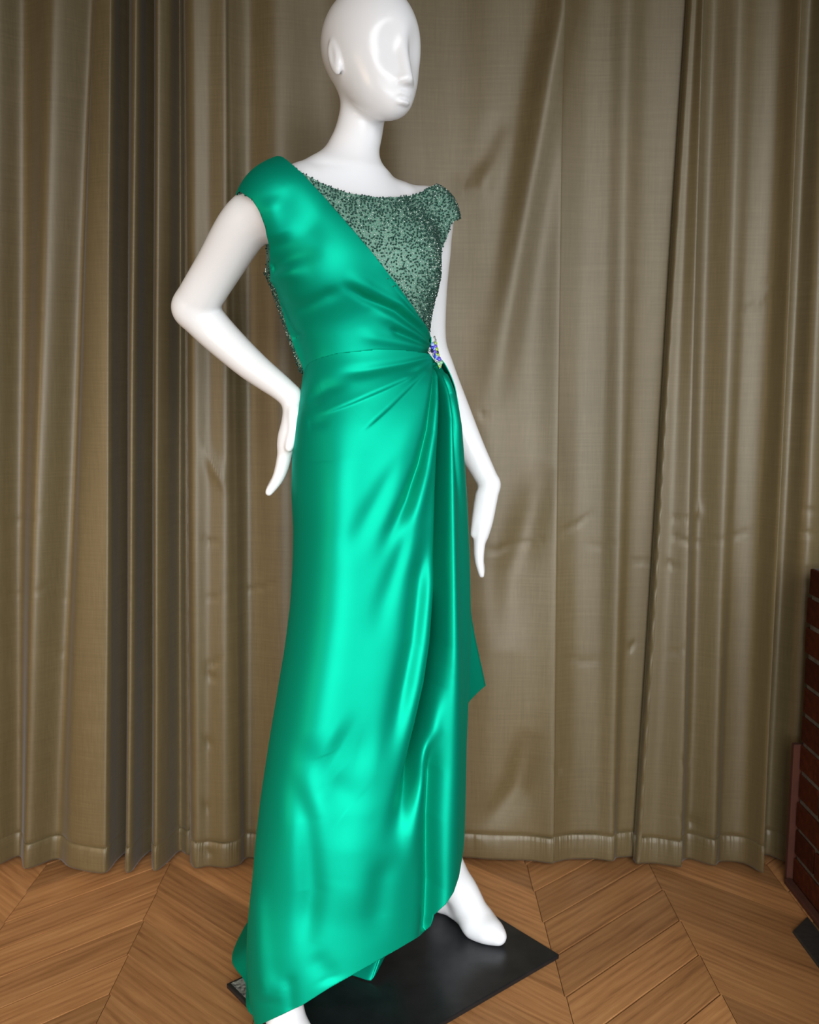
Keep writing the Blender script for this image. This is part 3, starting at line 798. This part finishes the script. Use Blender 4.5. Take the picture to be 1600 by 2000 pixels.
def bead_mesh(name, pts, nrm, rad, length, mat, seed, lift):
    r = np.random.default_rng(seed); n = len(pts)
    t = r.normal(size=(n, 3)); t -= (t * nrm).sum(1)[:, None] * nrm; t /= np.linalg.norm(t, axis=1)[:, None]
    ax = t * r.uniform(.3, 1.0, n)[:, None] + nrm * r.uniform(.2, 1.0, n)[:, None]; ax /= np.linalg.norm(ax, axis=1)[:, None]
    u = np.cross(ax, nrm + .31 * t); u /= np.linalg.norm(u, axis=1)[:, None] + 1e-9; w = np.cross(ax, u)
    prof = [(-1, .55), (-.6, 1.0), (.6, 1.0), (1, .55)]; K = 6
    rr = rad * r.uniform(.8, 1.2, n); ll = length * r.uniform(.75, 1.2, n)
    c = pts + nrm * lift
    V = np.zeros((n, 4 * K + 2, 3))
    for i, (a, s) in enumerate(prof):
        for k in range(K):
            an = 2 * math.pi * k / K
            V[:, i * K + k] = c + ax * (a * ll)[:, None] + (u * math.cos(an) + w * math.sin(an)) * (s * rr)[:, None]
    V[:, 4 * K] = c - ax * ll[:, None]; V[:, 4 * K + 1] = c + ax * ll[:, None]
    f = []
    for i in range(3):
        for k in range(K):
            k2 = (k + 1) % K
            f += [(i * K + k, i * K + k2, (i + 1) * K + k2), (i * K + k, (i + 1) * K + k2, (i + 1) * K + k)]
    for k in range(K):
        k2 = (k + 1) % K
        f += [(4 * K, k2, k), (4 * K + 1, 3 * K + k, 3 * K + k2)]
    f = np.array(f); Fa = (f[None] + (np.arange(n) * (4 * K + 2))[:, None, None]).reshape(-1, 3)
    o = mesh_obj(name, V.reshape(-1, 3), Fa, mat); keep_world(o, dress)
    o.parent = bod; o.matrix_parent_inverse = Matrix.Identity(4)
    tag(o, kind='stuff'); return o
sel = rng.random(len(bp_)) < .74
bead_mesh('green_beads', bp_[sel], bn_[sel], .00125, .0023, M_bead, 5, .0012)
bead_mesh('silver_beads', bp_[~sel], bn_[~sel], .0010, .0013, M_silverbead, 6, .0010)

# ---- skirt: front wrap panel
sil_l = [(600, 660), (602, 700), (597, 712), (592, 745), (588, 780), (579, 830), (573, 900), (572, 960), (576, 1030), (575, 1100), (570, 1180), (560, 1260), (545, 1350), (530, 1440), (515, 1540), (503, 1640), (494, 1740), (487, 1800), (485, 1850), (487, 1900), (493, 1950), (505, 2000), (520, 2050), (530, 2100)]
sil_r = [(853, 660), (853, 690), (860, 716), (878, 745), (891, 790), (899, 830), (904, 880), (908, 930), (912, 1000), (916, 1100), (918, 1200), (918, 1260), (915, 1330), (912, 1390), (909, 1450), (907, 1540), (905, 1600), (902, 1660), (900, 1710), (900, 1760), (900, 1810), (902, 1900)]
def yc_of_y(y): return interp(y, [(640, 1.650), (900, 1.645), (1100, 1.630), (1300, 1.61), (1500, 1.59), (1700, 1.565), (1850, 1.545), (2000, 1.53), (2150, 1.52)])
ratio = lambda y: interp(y, [(640, .78), (800, .80), (1000, .80), (1300, .74), (1700, .70), (2100, .66)])
def edge(sil, sgn):
    out = []
    for x, y in sil:
        rr = ratio(y); a = 1.0; w = math.hypot(.8 * a, .6 * rr)
        off = .48 * (1 - rr * rr) / w                                     # depth of the silhouette point, in units of a
        a_m = interp(y, [(640, .135), (900, .175), (1300, .19), (1700, .20), (2100, .20)])
        out.append(P(x, y, yc_of_y(y) + sgn * off * a_m))
    return np.array(out)
EL, ER = edge(sil_l, -1), edge(sil_r, 1)
NZ, NT = 640, 460
zt, zb = P(720, 655, 1.62)[2], 0.004
zz = np.linspace(zt, zb, NZ)
def along(E, z, c):
    o = np.argsort(E[:, 2]); return np.interp(z, E[o, 2], E[o, c])
xl, xr = along(EL, zz, 0), along(ER, zz, 0)
yl, yr = along(EL, zz, 1), along(ER, zz, 1)
def smooth1(a, n=9):
    k = np.hanning(n + 2)[1:-1]; k /= k.sum(); return np.convolve(np.pad(a, n // 2, mode='edge'), k, 'valid')
xl, xr, yl, yr = [smooth1(a, 25) for a in (xl, xr, yl, yr)]
cxz = (xl + xr) / 2; cyz = (yl + yr) / 2; wz = (xr - xl) / 2
yy = proj(np.stack([cxz, cyz, zz], -1))[:, 1]
rz = ratio(yy)
aw = wz / np.hypot(.8, .6 * rz); bw = aw * rz
psi_M = np.arctan2(.6 * rz, .8)
def skirt_pts(psi):
    """psi (NZ, n) -> points on the undisplaced skirt and outward plan normals"""
    n_pow = 1.0
    c, s = np.cos(psi), np.sin(psi)
    a, b = aw[:, None], bw[:, None]
    X = cxz[:, None] + .8 * a * c + .6 * b * s; Y = cyz[:, None] + .6 * a * c - .8 * b * s
    nl, nf = c / a, s / b; m = np.hypot(nl, nf); nl, nf = nl / m, nf / m
    Nn = np.stack([.8 * nl + .6 * nf, .6 * nl - .8 * nf, np.zeros_like(X)], -1)
    return np.stack([X, Y, np.repeat(zz[:, None], X.shape[1], 1)], -1), Nn
tt = np.linspace(0, 1, NT)
psi = (psi_M - .70)[:, None] + (math.pi + 1.15) * tt[None, :]
V, Nn = skirt_pts(psi)
q = proj(V).reshape(-1, 2)
def skirt_folds(q):
    e = np.zeros(len(q))
    # gathers falling from the clasp
    e += fold(q, [(850, 706), (847, 730), (844, 770), (836, 840), (820, 908), (795, 979), (762, 1045), (730, 1120)], -.016, 4, 18, fade=(.005, .5))
    e += fold(q, [(852, 708), (850, 740), (848, 787), (843, 845), (830, 925), (812, 1010), (800, 1090), (790, 1160)], .012, 4, 22, fade=(.005, .5))
    e += fold(q, [(854, 708), (858, 735), (861, 770), (863, 815), (861, 940), (860, 1140), (856, 1260), (846, 1340), (829, 1420), (812, 1485), (792, 1555), (768, 1625), (750, 1670)], -.050, 4, 19, fade=(.01, .34))
    e += fold(q, [(859, 1150), (857, 1200), (853, 1270), (844, 1340), (828, 1420), (812, 1490), (795, 1550), (775, 1610)], -.080, 6, 11, fade=(.25, .5))
    e += fold(q, [(856, 710), (862, 740), (868, 775), (873, 815), (876, 940), (880, 1140), (884, 1300), (882, 1500), (876, 1700), (872, 1800)], .020, 4, 22, fade=(.005, .0))
    e += fold(q, [(858, 712), (867, 738), (877, 768), (886, 830), (891, 900), (896, 980), (900, 1060)], -.012, 3, 8, fade=(.01, .5))
    e += fold(q, [(868, 728), (884, 770), (894, 830), (900, 900)], .006, 4, 7, fade=(.03, .5))
    e += fold(q, [(838, 1020), (828, 1080), (820, 1130), (808, 1260), (782, 1390), (765, 1460), (750, 1520)], -.013, 17, 24, fade=(.25, .4))
    e += fold(q, [(850, 1060), (846, 1130), (830, 1240), (812, 1340), (792, 1430), (770, 1500)], .007, 14, 18, fade=(.25, .35))
    e += fold(q, [(852, 1420), (845, 1500), (841, 1600), (841, 1680), (842, 1730), (839, 1800), (836, 1830)], -.034, 13, 14, fade=(.25, .0))
    e += fold(q, [(832, 1460), (820, 1540), (806, 1630), (800, 1720)], .010, 13, 22, fade=(.3, .4))
    # pleats drawn across the hip
    e += fold(q, [(610, 812), (640, 806), (690, 786), (750, 760), (815, 730), (848, 706)], .0050, 26, 16, kind='p', fade=(.25, .0))
    e += fold(q, [(700, 848), (716, 836), (760, 796), (800, 756), (846, 708)], .0050, 26, 16, kind='p', fade=(.25, .0))
    e += fold(q, [(640, 735), (720, 725), (790, 712), (846, 698)], -.0050, 14, 6, fade=(.35, 0))
    e += fold(q, [(790, 740), (820, 722), (846, 704)], -.0060, 8, 4, fade=(.4, 0))
    e += fold(q, [(600, 790), (640, 760), (690, 745)], -.0045, 14, 14, fade=(.2, .5))
    e += fold(q, [(600, 830), (625, 825), (650, 822)], -.0020, 12, 12, fade=(.2, .5))
    e += fold(q, [(845, 715), (825, 790), (795, 870), (750, 960), (700, 1060)], .0060, 16, 46, fade=(.05, .5))
    e += fold(q, [(790, 870), (740, 970), (690, 1060), (660, 1120)], -.0045, 14, 26, fade=(.35, .5))
    e += fold(q, [(812, 1000), (780, 1090), (750, 1180), (730, 1280)], -.0045, 12, 26, fade=(.35, .5))
    # long soft swells lower down
    e += fold(q, [(640, 760), (660, 900), (655, 1050), (645, 1200), (622, 1350), (600, 1500), (575, 1650), (555, 1800)], .016, 52, 60, fade=(.2, .2))
    e += fold(q, [(600, 1420), (610, 1480), (640, 1530), (690, 1570), (720, 1600)], -.006, 30, 40, fade=(.3, .4))
    e += fold(q, [(640, 1440), (690, 1470), (740, 1480)], -.004, 50, 50, fade=(.3, .4))
    e += fold(q, [(570, 1480), (600, 1600), (610, 1740), (600, 1840), (590, 1900)], -.008, 22, 26, fade=(.25, .3))
    e += fold(q, [(690, 1600), (700, 1720), (680, 1820)], .004, 50, 56, fade=(.3, .4))
    e += fold(q, [(770, 1660), (745, 1720), (735, 1790), (745, 1850)], -.005, 22, 30, fade=(.3, .4))
    e += fold(q, [(545, 1905), (565, 1920), (568, 1945), (572, 1985)], -.003, 15, 13, fade=(.35, .2))
    e += fold(q, [(505, 1930), (530, 1918), (548, 1935), (540, 1965)], .002, 16, 16, fade=(.25, .3))
    e += fold(q, [(600, 1860), (640, 1900), (650, 1925)], -.003, 24, 24, fade=(.4, .2))
    e += fold(q, [(500, 1700), (510, 1850), (520, 1960)], .006, 16, 18, fade=(.3, .1))
    return e
front = np.clip((tt[None, :] - 0.14) / .04, 0, 1) * np.clip((0.97 - tt[None, :]) / .06, 0, 1) * np.ones((NZ, 1))
e = skirt_folds(q).reshape(NZ, NT) * front
Dd = .30 * Nn + .70 * np.array([.12, -.99, 0.0]); Dd /= np.linalg.norm(Dd, axis=-1, keepdims=True)
Vd = V + Dd * e[..., None]          # folds swell towards the front of the skirt
# clip: waist seam above, slanting hem below
seam = [(560, 728), (597, 712), (630, 698), (660, 690), (740, 682), (800, 685), (840, 692), (856, 706), (880, 720)]
hem = [(430, 2045), (490, 2012), (515, 1998), (590, 1963), (640, 1931), (700, 1897), (745, 1871), (780, 1851), (820, 1827), (841, 1809), (846, 1797), (848, 1787), (870, 1766), (885, 1742), (895, 1712), (903, 1665), (909, 1600), (925, 1500), (960, 1420)]
q = proj(Vd).reshape(-1, 2)
d0, s0, _ = poly_dist(q, seam); d1, s1, _ = poly_dist(q, hem)
phi = np.minimum(s0 * d0, -s1 * d1) * .0009
psi_rel = (psi - psi_M[:, None]).reshape(-1)
fV, fF = clip_mesh(Vd.reshape(-1, 3), grid_faces(NT, NZ)[:, ::-1].copy(), phi)
sk = mesh_obj('skirt_front', fV, fF, M_satin); keep_world(sk, dress)
md = sk.modifiers.new('thickness', 'SOLIDIFY'); md.thickness = .0016; md.offset = -1
tag(sk, 'satin skirt front gathered into the jewelled clasp')

# ---- skirt: back panel with the train on the floor
NB = 260
tb = np.linspace(0, 1, NB)
psb = (psi_M + math.pi + .30)[:, None] + (math.pi - .42)[None] * tb[None, :] if False else (psi_M + math.pi + .25)[:, None] + (math.pi - .20) * tb[None, :]
Vb, Nb = skirt_pts(psb)
Vb = Vb + Nb * (-.010)
# flare of the train: the plan curve at the floor
low = spline([(-.238, 1.430), (-.264, 1.480), (-.306, 1.560), (-.335, 1.660), (-.342, 1.770), (-.270, 1.820), (-.205, 1.720), (-.135, 1.612), (-.062, 1.594), (-.036, 1.660), (.010, 1.720), (.090, 1.735), (.150, 1.760)], NB)
zlow = interp(tb, [(0, .045), (.08, .020), (.2, .013), (.45, .013), (.66, .0125), (.74, .05), (.85, .35), (.92, .480), (.96, .495), (1, .525)])
top_z = Vb[:, 0, 2]
Vb2 = Vb.copy()
for j in range(NB):
    f = np.clip((top_z - top_z[-1]) / (interp(tb[j], [(0, .30), (.55, .30), (.7, .45), (1, .50)])), 0, 1)              # 0 at the hem, 1 at hip height
    g = (1 - f) ** interp(tb[j], [(0, 2.0), (.8, 2.0), (1, 1.0)])
    Vb2[:, j, 0] = Vb[:, j, 0] * (1 - g) + low[j, 0] * g
    Vb2[:, j, 1] = Vb[:, j, 1] * (1 - g) + low[j, 1] * g
    z = top_z; Vb2[:, j, 2] = zlow[j] + (top_z - top_z[-1]) / (top_z[0] - top_z[-1]) * (top_z[0] - zlow[j])
rip = .010 * np.sin(tb * 44) * np.clip((.55 - top_z) / .5, 0, 1)[:, None]
Vb2[..., 0] += rip * .8; Vb2[..., 1] += rip * .5
bk = mesh_obj('skirt_back', Vb2.reshape(-1, 3), grid_faces(NB, NZ)[:, ::-1].copy(), M_satin); keep_world(bk, dress)
md = bk.modifiers.new('thickness', 'SOLIDIFY'); md.thickness = .0016; md.offset = 0
tag(bk, 'satin back panel falling to a short train')

# ---- jewelled clasp at the waist
bc = P(850, 692, 1.612)
from mathutils.bvhtree import BVHTree
bvs = [BVHTree.FromPolygons([tuple(v) for v in vv.tolist()], [tuple(f) for f in ff.tolist()]) for vv, ff in ((sV2, sF2), (fV, fF), (nV, nF))]
eye = np.array([0, 0, CAMH])
M_gem = {'blue': mat_simple('sapphire_blue_crystal', (0.05, 0.07, 0.55), .06, .35, .9), 'ice': mat_simple('pale_blue_crystal', (0.40, 0.52, 0.95), .05, .4, .9),
         'lime': mat_simple('lime_green_crystal', (0.42, 0.60, 0.10), .06, .35, .9), 'mint': mat_simple('pale_green_crystal', (0.35, 0.62, 0.36), .06, .35, .9),
         'violet': mat_simple('violet_crystal', (0.16, 0.10, 0.62), .06, .35, .9), 'dark': mat_simple('midnight_crystal', (0.02, 0.02, 0.08), .05, .4, .9), 'silver': mat_simple('silver_metal', (.50, .49, .47), .30, 1.0)}
outline = [(834, 688), (838, 676), (843, 670), (850, 665), (853, 674), (856, 690), (859, 700), (862, 710), (860, 718), (857, 721), (852, 711), (847, 705), (841, 697)]
hits = []
for x, y in outline + [(845, 690), (852, 704), (848, 680)]:
    d = P(x, y, 1.6) - eye; d /= np.linalg.norm(d); ts = [h[3] for h in (b_.ray_cast(Vector(eye), Vector(d)) for b_ in bvs) if h[0] is not None]
    if ts and min(ts) < 1.75: hits.append(eye + d * min(ts))
hits = np.array(hits)
nB = np.array([0.42, -0.89, 0.18]); nB /= np.linalg.norm(nB)
base = hits[np.argmax(hits @ nB)] + nB * .0015                          # the clasp lies on the highest fold under it
ub = np.cross(nB, UP); ub /= np.linalg.norm(ub); ub = -ub if ub[0] < 0 else ub; vb = np.cross(ub, nB); vb = vb if vb[2] > 0 else -vb
def bpos(x, y, lift):
    """point of the clasp plane seen at pixel (x, y)"""
    o = eye; d = P(x, y, 1.6) - o; t = ((base - o) @ nB) / (d @ nB)
    return o + d * t + nB * lift
ring = [bpos(x, y, 0.0) for x, y in outline]; ring2 = [bpos(x, y, .0035) for x, y in outline]
n = len(ring); c0 = np.mean(ring, 0); c1 = np.mean(ring2, 0) + nB * .001
V = ring + ring2 + [c0, c1]
F = [(i, (i + 1) % n, n + (i + 1) % n, n + i) for i in range(n)] + [(2 * n, (i + 1) % n, i) for i in range(n)] + [(2 * n + 1, n + i, n + (i + 1) % n) for i in range(n)]
br = mesh_obj('jewelled_clasp', np.array(V), F, M_gem['silver'], smooth=False); keep_world(br, dress)
bmx = bmesh.new(); bmx.from_mesh(br.data); bmesh.ops.recalc_face_normals(bmx, faces=bmx.faces); bmx.to_mesh(br.data); bmx.free()
tag(br, 'silver clasp set with blue, violet and lime crystals')
gems = [(847, 660, 'silver', .0022, .0026), (849, 665, 'silver', .0020, .0024), (849, 671, 'lime', .0030, .0030), (843, 674, 'ice', .0038, .0045), (843, 680, 'blue', .0034, .0040), (849, 677, 'violet', .0030, .0030), (846, 682, 'ice', .0030, .0034),
        (851, 683, 'lime', .0034, .0034), (842, 686, 'dark', .0030, .0040), (847, 688, 'violet', .0030, .0036), (853, 689, 'dark', .0026, .0030), (850, 693, 'lime', .0026, .0026), (854, 694, 'lime', .0026, .0026), (847, 696, 'blue', .0030, .0044), (850, 698, 'ice', .0030, .0040), (844, 694, 'silver', .0020, .0026), (848, 703, 'silver', .0018, .0024), (852, 708, 'silver', .0018, .0022),
        (856, 702, 'violet', .0036, .0044), (852, 701, 'blue', .0026, .0030), (860, 709, 'mint', .0030, .0036), (855, 711, 'mint', .0032, .0038), (857, 716, 'lime', .0026, .0030), (837, 686, 'silver', .0022, .0024), (839, 677, 'dark', .0020, .0026)]
def gem_mesh(kind):
    K = 8; prof = [(0.0, .75), (.35, 1.0), (.75, .72), (.95, .42)]
    V = [(s * math.cos(2 * math.pi * k / K + i * .39), s * math.sin(2 * math.pi * k / K + i * .39), h) for i, (h, s) in enumerate(prof) for k in range(K)] + [(0, 0, 1.0)]
    F = [(i * K + k, i * K + (k + 1) % K, (i + 1) * K + (k + 1) % K, (i + 1) * K + k) for i in range(3) for k in range(K)] + [(3 * K + k, 3 * K + (k + 1) % K, 4 * K) for k in range(K)]
    me = bpy.data.meshes.new('crystal'); me.from_pydata(V, [], F); me.update(); me.materials.append(M_gem[kind]); return me
GM = {k: gem_mesh(k) for k in M_gem}
for x, y, kind, rx, ry in gems:
    p = bpos(x, y, .0030)
    o = bpy.data.objects.new('crystal', GM[kind]); COL.objects.link(o); o.parent = br
    R = Matrix(((ub[0], vb[0], nB[0]), (ub[1], vb[1], nB[1]), (ub[2], vb[2], nB[2]))).to_4x4()
    o.matrix_parent_inverse = Matrix.Identity(4)
    o.matrix_basis = Matrix.Translation(Vector(p)) @ R @ Matrix.Diagonal((rx, ry, rx * 1.3, 1))
